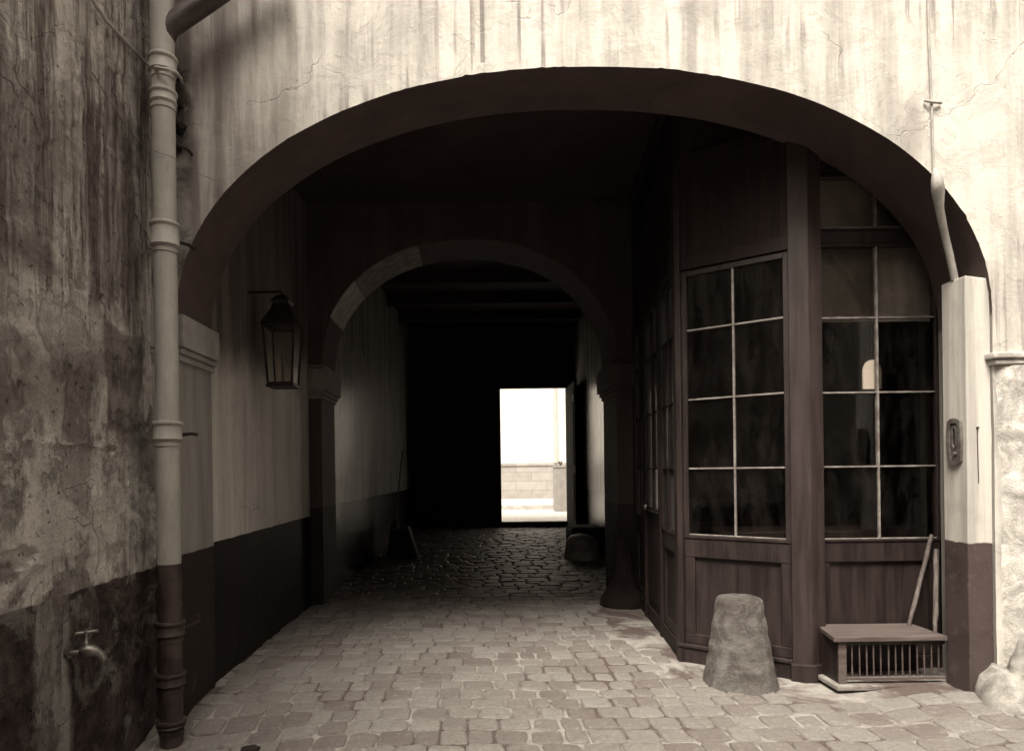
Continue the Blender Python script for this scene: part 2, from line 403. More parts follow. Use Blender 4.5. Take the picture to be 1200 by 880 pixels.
def pier_mat():
    k = N('painted_pier_casing', .62, .4)
    st = k.noise(1.0, 7, .65, k.vec(12, 12, .7)); pa = k.noise(3, 8, .65)
    c = k.mix(k.mr(st, .35, .65), tone(.40), tone(.62))
    c = k.mix(k.mr(pa, .55, .72, 0, .4), c, tone(.28))
    d = k.mr(k.m_('ADD', k.Z, k.m_('MULTIPLY', k.m_('SUBTRACT', k.noise(11, 7, .7), .5), .035)), .925, .935, 1.0, 0.0)
    dc = k.mix(k.mr(pa, .35, .65), tone(.045), tone(.075))
    dc = k.mix(k.mr(k.noise(9, 9, .75), .56, .62, 0, .55), dc, tone(.13))
    c = k.mix(d, c, dc); k.color(c)
    k.bump(k.m_('ADD', pa, k.m_('MULTIPLY', k.noise(30, 6, .7), .4)), .4, .005)
    return k.m
M['pier'] = pier_mat()
def course_mat():
    k = N('street_stone_courses', .9, .3)
    t = k.t; b = t.nodes.new('ShaderNodeTexBrick')
    q = t.nodes.new('ShaderNodeCombineXYZ'); k.l(k.X, q.inputs[0]); k.l(k.Z, q.inputs[1]); k.l(q.outputs[0], b.inputs['Vector'])
    b.inputs['Scale'].default_value = 1.0; b.inputs['Brick Width'].default_value = 1.1; b.inputs['Row Height'].default_value = .32
    b.inputs['Mortar Size'].default_value = .012; b.inputs['Color1'].default_value = tone(.26); b.inputs['Color2'].default_value = tone(.30); b.inputs['Mortar'].default_value = tone(.2)
    c = k.mix(k.mr(k.noise(3, 7, .7), .4, .7, 0, .5), b.outputs[0], tone(.16)); k.color(c)
    return k.m
M['farstone'] = course_mat()

# ------------------------------------------------------------------ GROUND
Y1, Y1B = 3.77, 4.27          # facade wall, front and back
Y2, Y2B = 6.77, 7.43          # inner arch wall
Y3 = 13.10                    # gate wall
LW, PL = -1.83, -1.72         # courtyard wall plane, passage wall plane
def sideX(y): return 1.53+(1.74-1.53)*(y-4.72)/(Y2-4.72)

g = MB()
def gp(a, b):
    x, y = -2.2+a*11.2, -9+b*22.25
    return (x, y, gz(x, y)-.004+.006*nz(x, y, 0, 9)+.004*nz(x, y, 5, 31))
g.grid(gp, 260, 520)
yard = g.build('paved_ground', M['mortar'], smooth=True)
meta(yard, kind='structure')
st = MB()
def stone(cx, cy, w, d, dome, inner):
    n = 18; a0 = random.uniform(-.04, .04); e = random.uniform(.26, .48); ph = random.random()*50
    out = []
    for i in range(n):
        t = 2*math.pi*i/n
        cs, sn = math.cos(t), math.sin(t)
        x = math.copysign(abs(cs)**e, cs)*w/2; y = math.copysign(abs(sn)**e, sn)*d/2
        j = 1+.11*nz(cs*1.7+ph, sn*1.7, 2)
        x *= j; y *= j+.04*nz(cs*3, sn*3+ph, 5)
        out.append((x*math.cos(a0)-y*math.sin(a0), x*math.sin(a0)+y*math.cos(a0)))
    base = gz(cx, cy)+random.uniform(-.004, .004); tx, ty = random.uniform(-.02, .02), random.uniform(-.03, .03)
    vs = []
    for sc, dz in ((1.02, -.03), (1.0, -.002), (.95, dome*.55), (.80, dome*.9), (.45, dome)):
        for x, y in out:
            X, Y = cx+x*sc, cy+y*sc
            vs.append((X, Y, gz(X, Y)-gz(cx, cy)+base+dz+(x*tx+y*ty)*sc+.005*nz(X, Y, ph, 16)+.003*nz(X, Y, ph, 40)))
    vs.append((cx, cy, base+dome))
    fs = []
    for r in range(4):
        for i in range(n): fs.append((r*n+i, r*n+(i+1) % n, (r+1)*n+(i+1) % n, (r+1)*n+i))
    for i in range(n): fs.append((4*n+i, 4*n+(i+1) % n, 5*n))
    st.add(vs, fs, random.random())
y = 1.2
while y < Y3-.05:
    inner = y > 6.9
    d = random.uniform(.145, .18) if not inner else random.uniform(.11, .15)
    x = -1.95+random.uniform(-.1, .1)
    while x < 5.0:
        w = random.uniform(.12, .215) if not inner else random.uniform(.15, .30)
        if not inner and x > 1.6: w *= 1.15
        if inner and random.random() < .2: w *= 1.3
        cx, cy = x+w/2, y+d/2+.03*nz(x, y, 1, .9)+.008*nz(x, y, 9, 5)
        ok = True
        if cy > Y1 and cx < -1.69: ok = False
        if cy < Y1 and cx < -1.86: ok = False
        if cy > Y1 and cx > 3.0: ok = False
        if cy > 4.25 and cx > sideX(cy)+.02: ok = False
        if cy > Y2B and cx > 2.3: ok = False
        if cx > 1.2+.1*nz(cx, cy, 0, 2) and 4.9 < cy < 6.8: ok = False         # cement strip along the shop side
        if cx > sideX(cy)-.15 and cy > 4.3 and cy < 6.8: ok = False
        if cy > 3.86 and cx > 1.95: ok = False
        if ok:
            gap = random.uniform(.002, .010) if not inner else random.uniform(.004, .011)
            if not inner and nz(cx, cy, 4, 1.1) > .12: gap += .010
            stone(cx, cy, w-gap, d-gap, random.uniform(.003, .009) if not inner else random.uniform(.009, .017), inner)
        x += w
    y += d
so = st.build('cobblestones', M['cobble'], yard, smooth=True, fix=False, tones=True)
so['label'] = 'worn grey paving setts laid in rows'
# far land under everything, and the street beyond the gate
e = MB(); e.box(-60, 60, -60, 80, -.6, -.4); meta(e.build('terrain', M['street']), kind='structure')
e = MB(); e.box(-14, 14, 13.26, 19.0, -.3, .20); meta(e.build('street_road', M['street']), kind='structure')
e = MB(); e.box(-14, 14, 19.0, 23.0, -.3, .34); meta(e.build('far_pavement', M['kerb'], bevel=.02), kind='structure')

# ------------------------------------------------------------------ BUILDING WITH THE ARCHWAY
B = thing('archway_building', 'lime-washed building pierced by the wide carriage archway and dark passage', 'building', (0.7, 3.77, 0))
def arch_pts(cx, a, z0, b, zb, n=90, e=2.15):
    L, Rr = cx-a, cx+a
    pts = [(L, zb+(z0-zb)*i/18) for i in range(18)]
    for i in range(n+1):
        t = math.pi*(1-i/n); c, s_ = math.cos(t), math.sin(t)
        pts.append((cx+math.copysign(abs(c)**(2/e), c)*a, z0+abs(s_)**(2/e)*b))
    arc = []
    for i in range(2001):
        t = math.pi*(1-i/2000); c, s_ = math.cos(t), math.sin(t)
        arc.append((cx+math.copysign(abs(c)**(2/e), c)*a, z0+abs(s_)**(2/e)*b))
    L_ = [0]
    for i in range(2000): L_.append(L_[-1]+math.dist(arc[i], arc[i+1]))
    even = []; j = 0
    for i in range(n+1):
        tgt = L_[-1]*i/n
        while j < 1999 and L_[j+1] < tgt: j += 1
        f = (tgt-L_[j])/max(1e-9, L_[j+1]-L_[j]); even.append((arc[j][0]+(arc[j+1][0]-arc[j][0])*f, arc[j][1]+(arc[j+1][1]-arc[j][1])*f))
    pts = pts[:18]+even
    pts += [(Rr, z0+(zb-z0)*(i+1)/18) for i in range(18)]
    return pts
def arch_wall(front, back, ya, yb, x0, x1, zt, zb, rad=26, nf=0.0, chip=0.0, depth=6):
    m = MB(); n = len(front); cx = sum(p[0] for p in (front[18], front[-19]))/2; cz = front[18][1]
    def outer(p):
        if p[1] <= cz: return (x0 if p[0] < cx else x1, p[1])
        dx, dz = p[0]-cx, p[1]-cz
        t = 1e9
        if dx < 0: t = min(t, (x0-cx)/dx)
        if dx > 0: t = min(t, (x1-cx)/dx)
        if dz > 1e-6: t = min(t, (zt-cz)/dz)
        return (cx+dx*t, cz+dz*t)
    fv = []
    for i, p in enumerate(front):
        o = outer(p)
        ch = chip*.25*max(0, nz(p[0]*3, p[1]*3, 4)+.1)+chip*.9*max(0, nz(p[0]*24, p[1]*24, 1)-.12)*sst(-.1, .35, nz(p[0]*2, p[1]*2, 9)+.1)+chip*.1*abs(nz(p[0]*60, p[1]*60, 2))
        row = []
        for j in range(rad+1):
            t = (j/rad)**1.6
            x, z = p[0]+(o[0]-p[0])*t, p[1]+(o[1]-p[1])*t
            if j == 0:
                v = Vector((o[0]-p[0], 0, o[1]-p[1])).normalized(); x += v.x*ch; z += v.z*ch
            row.append((x, ya+nf*(nz(x, z, 2, 1.3)+.5*nz(x, z, 6, 5)), z))
        fv.append(row)
    vs = [q for r in fv for q in r]; W = rad+1
    fs = [(i*W+j, (i+1)*W+j, (i+1)*W+j+1, i*W+j+1) for i in range(n-1) for j in range(rad)]
    # intrados rows
    base = len(vs)
    for i in range(n):
        for d in range(1, depth+1):
            t = d/depth; p, q = front[i], back[i]
            v = Vector((fv[i][0][0], fv[i][0][1], fv[i][0][2]))
            tt = t
            x = p[0]+(q[0]-p[0])*t; z = p[1]+(q[1]-p[1])*t
            if d == 0: x, z = v.x, v.z
            vs.append((x+.003*nz(x, z, t*2, 3), ya+(yb-ya)*t, z+.003*nz(x, z, t*2+9, 3)))
    for i in range(n-1):
        for d in range(depth):
            a = i*W if d == 0 else base+i*depth+d-1; b = (i+1)*W if d == 0 else base+(i+1)*depth+d-1
            fs.append((a, base+i*depth+d, base+(i+1)*depth+d, b))
    # back face
    bb = len(vs)
    for i in range(n):
        o = outer(back[i]); vs.append((o[0], yb, o[1]))
    for i in range(n-1):
        fs.append((base+i*depth+depth-1, bb+i, bb+i+1, base+(i+1)*depth+depth-1))
    # outer rim
    for i in range(n-1):
        fs.append((i*W+rad, (i+1)*W+rad, bb+i+1, bb+i))
    m.add(vs, fs); return m
fr = arch_pts(.68, 2.37, 2.27, 1.46, -.25, 240)
bk = arch_pts(.705, 2.395, 2.27, 1.485, -.25, 240)
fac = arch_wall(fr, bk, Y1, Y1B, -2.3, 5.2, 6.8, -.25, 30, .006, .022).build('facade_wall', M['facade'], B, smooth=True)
# impost of the left jamb
m = MB(); m.box(-1.86, -1.640, Y1-.02, Y1B+.015, 2.13, 2.32); m.box(-1.86, -1.655, Y1-.012, Y1B+.01, 2.095, 2.128); m.box(-1.86, -1.67, Y1-.006, Y1B+.006, 2.055, 2.093)
m.build('impost', M['imp'], B, bevel=.006)
# right jamb: impost moulding and crumbling stone below
m = MB()
m.box(2.99+.03, 5.2, Y1-.05, Y1+.05, 2.00, 2.035); m.box(3.04, 5.2, Y1-.035, Y1+.04, 1.965, 1.998)
m.build('impost', simple('weathered_impost_stone', .5, .9, var=.3, scale=8, bump=.8, bd=.01), B, bevel=.008)
m = MB()
def rp(a, b):
    z = -.05+b*2.01; x = 3.065+a*1.6
    left = 0.02*sst(1.9, 1.0, z)+.018*nz(z, 0, 3, 6)
    d = .03+.03*max(0, nz(x, z, 1, 2.2))+.016*nz(x, z, 4, 6)+.06*sst(1.1, .2, z)+.012*nz(x, z, 2, 20)
    if a == 0: d = -.01
    return (x+left*(1-a), Y1-d*min(1, a*16), z)
m.grid(rp, 64, 90); m.build('rough_stonework', M['rough'], B, smooth=True)
# passage walls, ceiling, floor over
def wall_grid(P0, P1, z0, z1, mat, name, th=.35, side=-1, amp=.006):
    m = MB(); P0 = Vector((P0[0], P0[1], 0)); P1 = Vector((P1[0], P1[1], 0)); u = (P1-P0); nrm = Vector((-u.y, u.x, 0)).normalized()*side
    def p(a, b):
        q = P0+u*a; z = z0+(z1-z0)*b
        return q+nrm*(amp*nz(q.y, z, 3, 1.6))+Vector((0, 0, z))
    m.grid(p, 40, 40)
    A, Bq = P0-nrm*th, P1-nrm*th
    m.add([(A.x, A.y, z0), (Bq.x, Bq.y, z0), (Bq.x, Bq.y, z1), (A.x, A.y, z1)], [(0, 1, 2, 3)])
    return m.build(name, mat, B, smooth=True, fix=False)
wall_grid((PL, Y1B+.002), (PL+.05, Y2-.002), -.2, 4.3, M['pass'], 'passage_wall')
wall_grid((-1.56, Y2B+.002), (-1.20, Y3+.1), -.2, 4.5, M['pass2'], 'inner_passage_wall')
wall_grid((2.16, Y3+.1), (1.93, Y2B+.002), -.2, 4.5, M['pass2'], 'inner_passage_wall')
e = MB(); e.box(-2.6, -1.74, Y1B+.004, 13.4, -.3, 6.8); e.build('side_wall', M['back'], B)
e = MB(); e.box(2.30, 5.2, Y2B+.004, 13.24, -.3, 6.8); e.build('side_wall', M['back'], B)
e = MB(); e.box(4.7, 5.2, Y1B+.004, Y2-.004, -.3, 4.17); e.build('side_wall', M['back'], B)
e = MB(); e.box(-1.74, 5.2, Y1B+.004, Y2-.003, 4.18, 6.79); e.build('ceiling', M['ceil'], B)
e = MB(); e.box(-1.74, 2.30, Y2B+.004, 13.24, 4.32, 6.79)
for yy in (8.4, 9.6, 10.8, 12.0): e.box(-1.7, 2.29, yy, yy+.16, 4.16, 4.316)
e.build('ceiling', M['ceil'], B, bevel=.005)
# inner arch
f2 = arch_pts(.005, 1.54, 2.50, 1.31, -.2, 70, 2.12)
arch_wall(f2, f2, Y2, Y2B, -1.74, 5.2, 6.8, -.2, 12, .004, .008, 5).build('inner_arch_wall', M['archw'], B, smooth=True)
# dressed voussoirs lining the inner arch, pale and grey low on the left, dark elsewhere
pv = f2[18:18+71]
vm = [simple('voussoir_pale', .40, .8, var=.3, scale=9, bump=.5), simple('voussoir_dark', .07, .8, var=.4, scale=12, bump=.6), simple('voussoir_grey', .20, .8, var=.4, scale=10, bump=.6)]
def vous(i0, i1, k):
    m = MB(); vs = []
    cx, cz = .005, 2.50
    for i in range(i0, i1+1):
        x, z = pv[i]; v = Vector((cx-x, 0, cz-z)).normalized()
        for dd, yy in ((.014, Y2+.004), (.014, Y2B-.004), (-.05, Y2B-.004), (-.05, Y2+.004)):
            vs.append((x+v.x*dd, yy, z+v.z*dd))
    fs = []; n = i1-i0+1
    for i in range(n-1):
        for q in range(4): fs.append((i*4+q, i*4+(q+1) % 4, (i+1)*4+(q+1) % 4, (i+1)*4+q))
    fs += [(3, 2, 1, 0), tuple((n-1)*4+q for q in range(4))]
    m.add(vs, fs); m.build('voussoir', vm[k], B, bevel=.003, seg=1)
cuts = [0, 8, 15, 21, 27, 32, 38, 44, 50, 56, 63, 70]
for q in range(len(cuts)-1):
    vous(cuts[q], cuts[q+1], [1, 0, 2, 2, 1, 1, 1, 1, 1, 1, 1][q])
for s_, x0, x1 in ((-1, -1.73, -1.47), (1, 1.48, 1.76)):
    m = MB(); m.box(x0, x1, Y2-.05, Y2B+.05, 2.24, 2.47)
    a, b = (x0, x1-.025) if s_ < 0 else (x0+.025, x1)
    m.box(a, b, Y2-.035, Y2B+.035, 2.20, 2.238); a, b = (x0, x1-.045) if s_ < 0 else (x0+.045, x1)
    m.box(a, b, Y2-.02, Y2B+.02, 2.16, 2.198)
    m.box(x0+(.02 if s_ > 0 else 0), x1-(.02 if s_ < 0 else 0), Y2-.03, Y2B+.03, 2.472, 2.51)
    m.build('capital', M['capst'] if s_ < 0 else M['archw'], B, bevel=.005)

# ------------------------------------------------------------------ LEFT COURTYARD WALL
cw = thing('courtyard_wall', 'tall stained and peeling courtyard wall on the left, dark painted below', 'wall', (LW, 2.5, 0))
m = MB()
g1 = atX(20, 655, LW); g2 = atX(129, 527, LW); g3 = atX(121, 351, LW)
def cp(a, b):
    y = 1.2+a*(Y1+.3-1.2); z = -.25+b*5.0
    d = .010*nz(y, z, 1, 1.3)+.006*nz(y, z, 3, 6)+.0025*nz(y, z, 6, 22)
    # layers of render: slightly raised coat with a ragged edge
    e_ = nz(y, z, 8, 1.7)+.35*nz(y, z, 2, 9)
    d += .006*sst(.0, .05, e_)
    if z < DL+.16+.05*nz(y, z, 3, 5): d -= .004
    def hole(c, ry, rz, dep):
        q = math.hypot((y-c.y)/ry, (z-c.z)/rz)+.35*nz(y, z, 5, 14)
        return -dep*sst(1.0, .75, q)
    d += hole(g1, .13, .045, .03)+hole(g2, .055, .018, .04)+hole(g3, .022, .03, .03)
    # ledge line
    if 2.66 < y < 3.25: d += .008*sst(.012, .0, abs(z-1.54-.012*nz(y, 0, 0, 8)))
    return (LW+d, y, z)
m.grid(cp, 240, 420); m.build('render_coat', M['court'], cw, smooth=True, fix=False)
m = MB(); m.box(LW-.4, LW-.035, -9, Y1+.5, -.3, 6.4); m.build('masonry', M['back'], cw)
m = MB(); m.box(LW-.034, LW+.002, -9, 1.2, -.25, 6.3); m.box(LW-.034, LW-.001, 1.2, Y1, 4.75, 6.3); m.build('render_coat', M['court'], cw)

# ------------------------------------------------------------------ DRAIN PIPE
PX, PY = -1.665, 3.585
dp = thing('drainpipe', 'grey painted cast iron drainpipe standing in the corner, tarred at its foot', 'drainpipe', (PX, PY, 0))
def pz(y): return at(200, y, PY).z
m = MB(); m.lathe([(.061, pz(660)), (.061, 3.95)], (PX, PY, 0), 28); m.build('pipe', M['pipe'], dp, smooth=True)
m = MB(); m.lathe([(.061, -.10), (.061, pz(660)-.001)], (PX, PY, 0), 28); m.build('pipe_foot', M['pipedark'], dp, smooth=True)
def collar(ya, yb, mat, big=.074):
    z1, z0 = pz(ya), pz(yb); h = z1-z0
    m = MB(); m.lathe([(.062, z0-.03), (.066, z0-.028), (.066, z0-.008), (.062, z0-.006), (.062, z0), (big, z0+.006), (big+.004, z0+.012), (big, z0+.018), (big-.002, z1-.024), (big+.005, z1-.018), (big+.007, z1-.009), (big+.003, z1), (.060, z1+.002)], (PX, PY, 0), 30)
    m.build('collar', mat, dp, smooth=True)
collar(68, 88, M['pipe'], .072); collar(108, 124, M['pipe'], .068); collar(262, 291, M['pipe']); collar(494, 517, M['pipe'])
collar(727, 745, M['pipedark']); collar(787, 803, M['pipedark']); collar(842, 852, M['pipedark'])
m = MB()
for yy in (160, 276, 505, 735):
    m = MB(); z = pz(yy+4); m.tube([(PX-.03, PY+.04, z), (PX+.05, PY+.05, z), (PX+.075, PY+.13, z+.01), (PX+.075, Y1+.02, z+.01)], .010, 8)
    m.build('wall_hook', M['black'], dp, smooth=True)
# branch entering near the top
m = MB(); pts = [(PX, PY, 3.78), (PX+.03, PY+.01, 3.87), (PX+.12, PY+.03, 3.95), (PX+.3, PY+.04, 4.08), (PX+.6, PY+.04, 4.30)]
m.tube(pts, [.055, .058, .058, .058, .058], 20); m.build('branch_pipe', M['pipedark'], dp, smooth=True)
m = MB(); m.tube([(PX, PY, 3.94), (PX, PY, 6.3)], .061, 24); m.build('pipe', M['pipe'], dp, smooth=True)
# conduit strapped across the wall to the pipe
m = MB(); pp = [atX(95, -20, LW+.03), atX(125, 25, LW+.03), atX(150, 52, LW+.03), atX(172, 75, LW+.035)]
pp += [at(184, 80, PY-.085), at(198, 82, PY-.085), at(207, 86, PY-.03), at(212, 92, PY+.08), at(213, 98, Y1-.01)]
m.tube(pp, .010, 10); meta(m.build('gas_conduit', M['pipe'], smooth=True), 'thin conduit running down the left wall and bending round the top of the drainpipe', 'conduit')
# broken masonry behind the pipe
m = MB()
for yy, r in ((92, .035), (145, .04), (152, .03), (120, .022), (175, .02)):
    c = at(209, yy, Y1-.005)
    for k in range(1):
        m = MB(); q = c+Vector((random.uniform(-.01, .006), 0, random.uniform(-.02, .02)))
        m.lathe([(r*.3, -r*.8), (r*.8, -r*.4), (r, 0), (r*.7, r*.5), (r*.2, r*.8)], (q.x, q.y, q.z), 12, 1, 20)
        m.build('broken_masonry', M['darkguard'], B, smooth=True)
# thin wire sagging over wall and pipe
def sag(P, n=16, s=.0):
    out = []
    for i in range(len(P)-1):
        for k in range(n):
            t = k/n; q = P[i].lerp(P[i+1], t); q.z -= s*4*t*(1-t); out.append(q)
    return out+[P[-1]]
m = MB(); m.tube(sag([atX(108, 85, LW+.03), atX(160, 165, LW+.05), at(200, 183, PY-.07), at(253, 212, Y1-.015)], 10, .012), .0016, 5)
meta(m.build('wire', M['wire'], smooth=True), 'thin loose wire sagging across the left wall and past the drainpipe', 'wire')

# ------------------------------------------------------------------ TAP
tp = atX(79, 765, LW)
tap = thing('water_tap', 'brass water tap with a cross handle on the left wall', 'tap', tp)
m = MB(); m.tube([tp+Vector((-.01, 0, 0)), tp+Vector((.012, 0, 0))], .024, 16); m.tube([tp, tp+Vector((.05, .01, .0))], .013, 14)
m.build('flange', M['brass'], tap, smooth=True)
b0 = tp+Vector((.05, .01, 0))
m = MB(); m.tube([b0, b0+Vector((.012, .008, .002)), b0+Vector((.034, .02, .002)), b0+Vector((.056, .032, -.006)), b0+Vector((.072, .041, -.022)), b0+Vector((.080, .045, -.052))], [.018, .030, .031, .024, .020, .021], 16)
m.build('spout', M['brass'], tap, smooth=True)
c = b0+Vector((.022, .013, 0))
m = MB(); m.lathe([(.019, .008), (.017, .028), (.012, .034), (.012, .042), (.007, .046), (.006, .082), (.009, .086), (.009, .094), (.004, .098)], (c.x, c.y, c.z), 18)
m.build('stem', M['brass'], tap, smooth=True)
h = c+Vector((0, 0, .088))
m = MB(); m.tube([h+Vector((-.030, -.022, .0)), h, h+Vector((.030, .022, .0))], [.0075, .0055, .0075], 10)
for s_ in (-1, 1):
    q = h+Vector((.034*s_, .025*s_, 0)); m.lathe([(.002, -.008), (.008, -.004), (.008, .004), (.002, .008)], tuple(q), 12)
m.build('handle', M['brass'], tap, smooth=True)

# ------------------------------------------------------------------ RIGHT PIER CASING
PRX = 2.918
pr = thing('pier_casing', 'tall boxed pier on the right jamb, pale above and dark painted below', 'pier', (PRX, 3.80, 0))
m = MB()
vs = []
def pc(z): return .0
top = 2.50
L0, L1 = PRX, PRX-.0
poly = lambda o: [(PRX+o, 3.80+o*.2), (3.10, 3.79), (3.10, 4.0), (PRX+.005+o, 4.0)]
zs = [-.1, .25, .6, .92, 1.4, 1.9, 2.35, 2.50]
for i, z in enumerate(zs):
    for x, y in poly(.004*nz(z, 0, 0, 3)): vs.append((x, y, z+(.0 if i < len(zs)-1 else (-.03 if (x > 3.05) else (0 if y < 3.9 else -.0)))))
fs = [(3, 2, 1, 0)]+[((i*4+q), (i*4+(q+1) % 4), ((i+1)*4+(q+1) % 4), ((i+1)*4+q)) for i in range(len(zs)-1) for q in range(4)]+[tuple((len(zs)-1)*4+q for q in range(4))]
m.add(vs, fs); m.build('casing', M['pier'], pr, bevel=.008)
m = MB(); m.tube([(2.975, 3.795, 1.60), (2.976, 3.794, 1.45), (2.979, 3.795, 1.28)], .0025, 6); m.tube([(2.975, 3.80, 1.605), (2.975, 3.785, 1.605)], .006, 8)
m.build('nail_wire', M['black'], pr, smooth=True)
# bell plate
bp_ = thing('bell_plate', 'worn metal bell plate with a slotted recess on the right pier', 'door plate', (PRX, 3.885, 1.53))
def rounded(cy, cz, hw, hh, n=28, e=.45, wav=0):
    pts = []
    for i in range(n):
        t = 2*math.pi*i/n; c_, s_ = math.cos(t), math.sin(t)
        q = 1+wav*math.cos(8*t)
        pts.append((cy+math.copysign(abs(c_)**e, c_)*hw*q, cz+math.copysign(abs(s_)**e, s_)*hh*q))
    return pts
def ringx(m, A, Bp, x0, x1):          # band between outlines A and Bp, with depth
    n = len(A); vs = [(x0, a, b) for a, b in A]+[(x1, a, b) for a, b in A]+[(x1, a, b) for a, b in Bp]+[(x0, a, b) for a, b in Bp]
    m.add(vs, [(k*n+i, k*n+(i+1) % n, (k+1)*n+(i+1) % n, (k+1)*n+i) for k in range(3) for i in range(n)])
m = MB(); ringx(m, rounded(3.885, 1.53, .056, .135, 40, .4, .03), rounded(3.885, 1.53, .036, .11, 40, .5), PRX-.001, PRX-.018)
m.build('rim', M['plate'], bp_, smooth=True)
m = MB(); A = rounded(3.885, 1.53, .040, .115, 40, .5); m.add([(PRX-.007, a, b) for a, b in A], [tuple(range(40))]); m.build('face', M['plate'], bp_)
m = MB(); ringx(m, rounded(3.885, 1.555, .020, .07, 30, .8), rounded(3.885, 1.555, .012, .058, 30, .8), PRX-.006, PRX-.016); m.build('slot_rim', M['plate'], bp_, smooth=True)
m = MB(); q = rounded(3.885, 1.555, .011, .057, 30, .8); m.add([(PRX-.0085, a, b) for a, b in q], [tuple(range(30))]); m.build('slot', M['black'], bp_)
m = MB(); m.tube([(PRX-.006, 3.885, 1.455), (PRX-.024, 3.885, 1.455)], .014, 16); m.build('button', M['plate'], bp_, smooth=True)
# conduit down to the pier
cd = thing('lead_conduit', 'lead conduit coming down the facade and bending under the arch to the right pier', 'conduit', at(1092, 200, Y1-.01))
m = MB(); m.tube([at(1086, -60, Y1-.012), at(1089, 60, Y1-.012), at(1092, 130, Y1-.014), at(1094, 205, Y1-.02)], .006, 8)
m.build('riser', M['lead'], cd, smooth=True)
m = MB(); m.tube([at(1095, 198, Y1-.02), at(1098, 210, Y1-.03), at(1099, 222, Y1-.02), at(1101, 245, Y1+.03), at(1107, 275, 3.85), at(1113, 300, 3.88), at(1119, 328, 3.9)], [.010, .030, .034, .022, .020, .020, .020], 14)
m.build('sleeve', M['lead'], cd, smooth=True)
m = MB(); m.tube([at(1083, 118, Y1-.01), at(1092, 120, Y1-.025), at(1103, 121, Y1-.01)], .008, 8); m.build('clip', M['lead'], cd, smooth=True)

# ------------------------------------------------------------------ STONES
def lumpy(name, label, cat, c, prof, mat, jit=.5, js=7, group=None, n=40):
    m = MB(); m.lathe(prof, c, n, jit, js)
    o = m.build(name, mat, None, smooth=True)
    return meta(o, label, cat, group or ('guard stones at the wall feet' if cat == 'guard stone' else None))
z0 = gz(1.73, 4.20)
H = .56; prof = []
for i in range(60):
    t = i/59; r = .238-(.238-.140)*t**.85
    if t < .12: r += .012*(1-t/.12)
    prof.append((r+.004*nz(t*9, 1, 2), -.04+t*(H+.02)))
prof += [(.128, H-.008), (.10, H+.0), (.05, H+.002)]
lumpy('stone_bollard', 'rough tapered granite bollard standing on the cobbles before the shopfront', 'bollard', (1.735, 4.20, z0), prof, M['bollard'], .14, 17, n=140)
zr = gz(3.1, 3.6)
lumpy('wheel_guard_stone', 'broken pale guard stone at the foot of the right pier', 'guard stone', (3.17, 3.60, zr),
      [(.30, -.08), (.30, .04), (.28, .12), (.23, .18), (.15, .17), (.13, .24), (.10, .33), (.05, .38)], M['guard'], 1.0, 5)
gl = lumpy('wheel_guard_stone', 'dark bell-shaped guard stone at the right foot of the inner arch', 'guard stone', (1.56, Y2-.12, gz(1.5, 6.7)),
      [(.24, -.05), (.23, .06), (.18, .14), (.12, .22), (.09, .4), (.085, .6), (.05, .7)], M['darkguard'], .5, 6)
lumpy('wheel_guard_stone', 'small pale-topped guard stone against the right wall near the gate', 'guard stone', (1.62, 9.4, gz(1.6, 9.4)),
      [(.26, -.05), (.25, .12), (.22, .26), (.16, .33), (.06, .36)], simple('rubbed_guard_stone', .20, .6, var=.4, scale=6), .9, 5)
m = MB(); m.box(1.50, 2.0, 9.6, 10.2, .05, .52); meta(m.build('mounting_block', M['darkguard'], bevel=.05), 'dark stone block behind the small guard stone near the gate', 'stone block')
p = at(293, 869, 3.36); zc = gz(p.x, p.y)
m = MB(); m.add([(p.x-.045, p.y-.018, zc+.016), (p.x+.04, p.y-.024, zc+.018), (p.x+.05, p.y+.012, zc+.02), (p.x+.01, p.y+.03, zc+.024), (p.x-.05, p.y+.018, zc+.018),
                 (p.x-.045, p.y-.018, zc+.024), (p.x+.04, p.y-.024, zc+.028), (p.x+.05, p.y+.012, zc+.03), (p.x+.01, p.y+.03, zc+.036), (p.x-.05, p.y+.018, zc+.028)],
                [(4, 3, 2, 1, 0), (5, 6, 7, 8, 9)]+[(i, (i+1) % 5, 5+(i+1) % 5, 5+i) for i in range(5)])
meta(m.build('scrap', M['scrap']), 'small dark scrap lying on the cobbles at the lower left', 'debris')

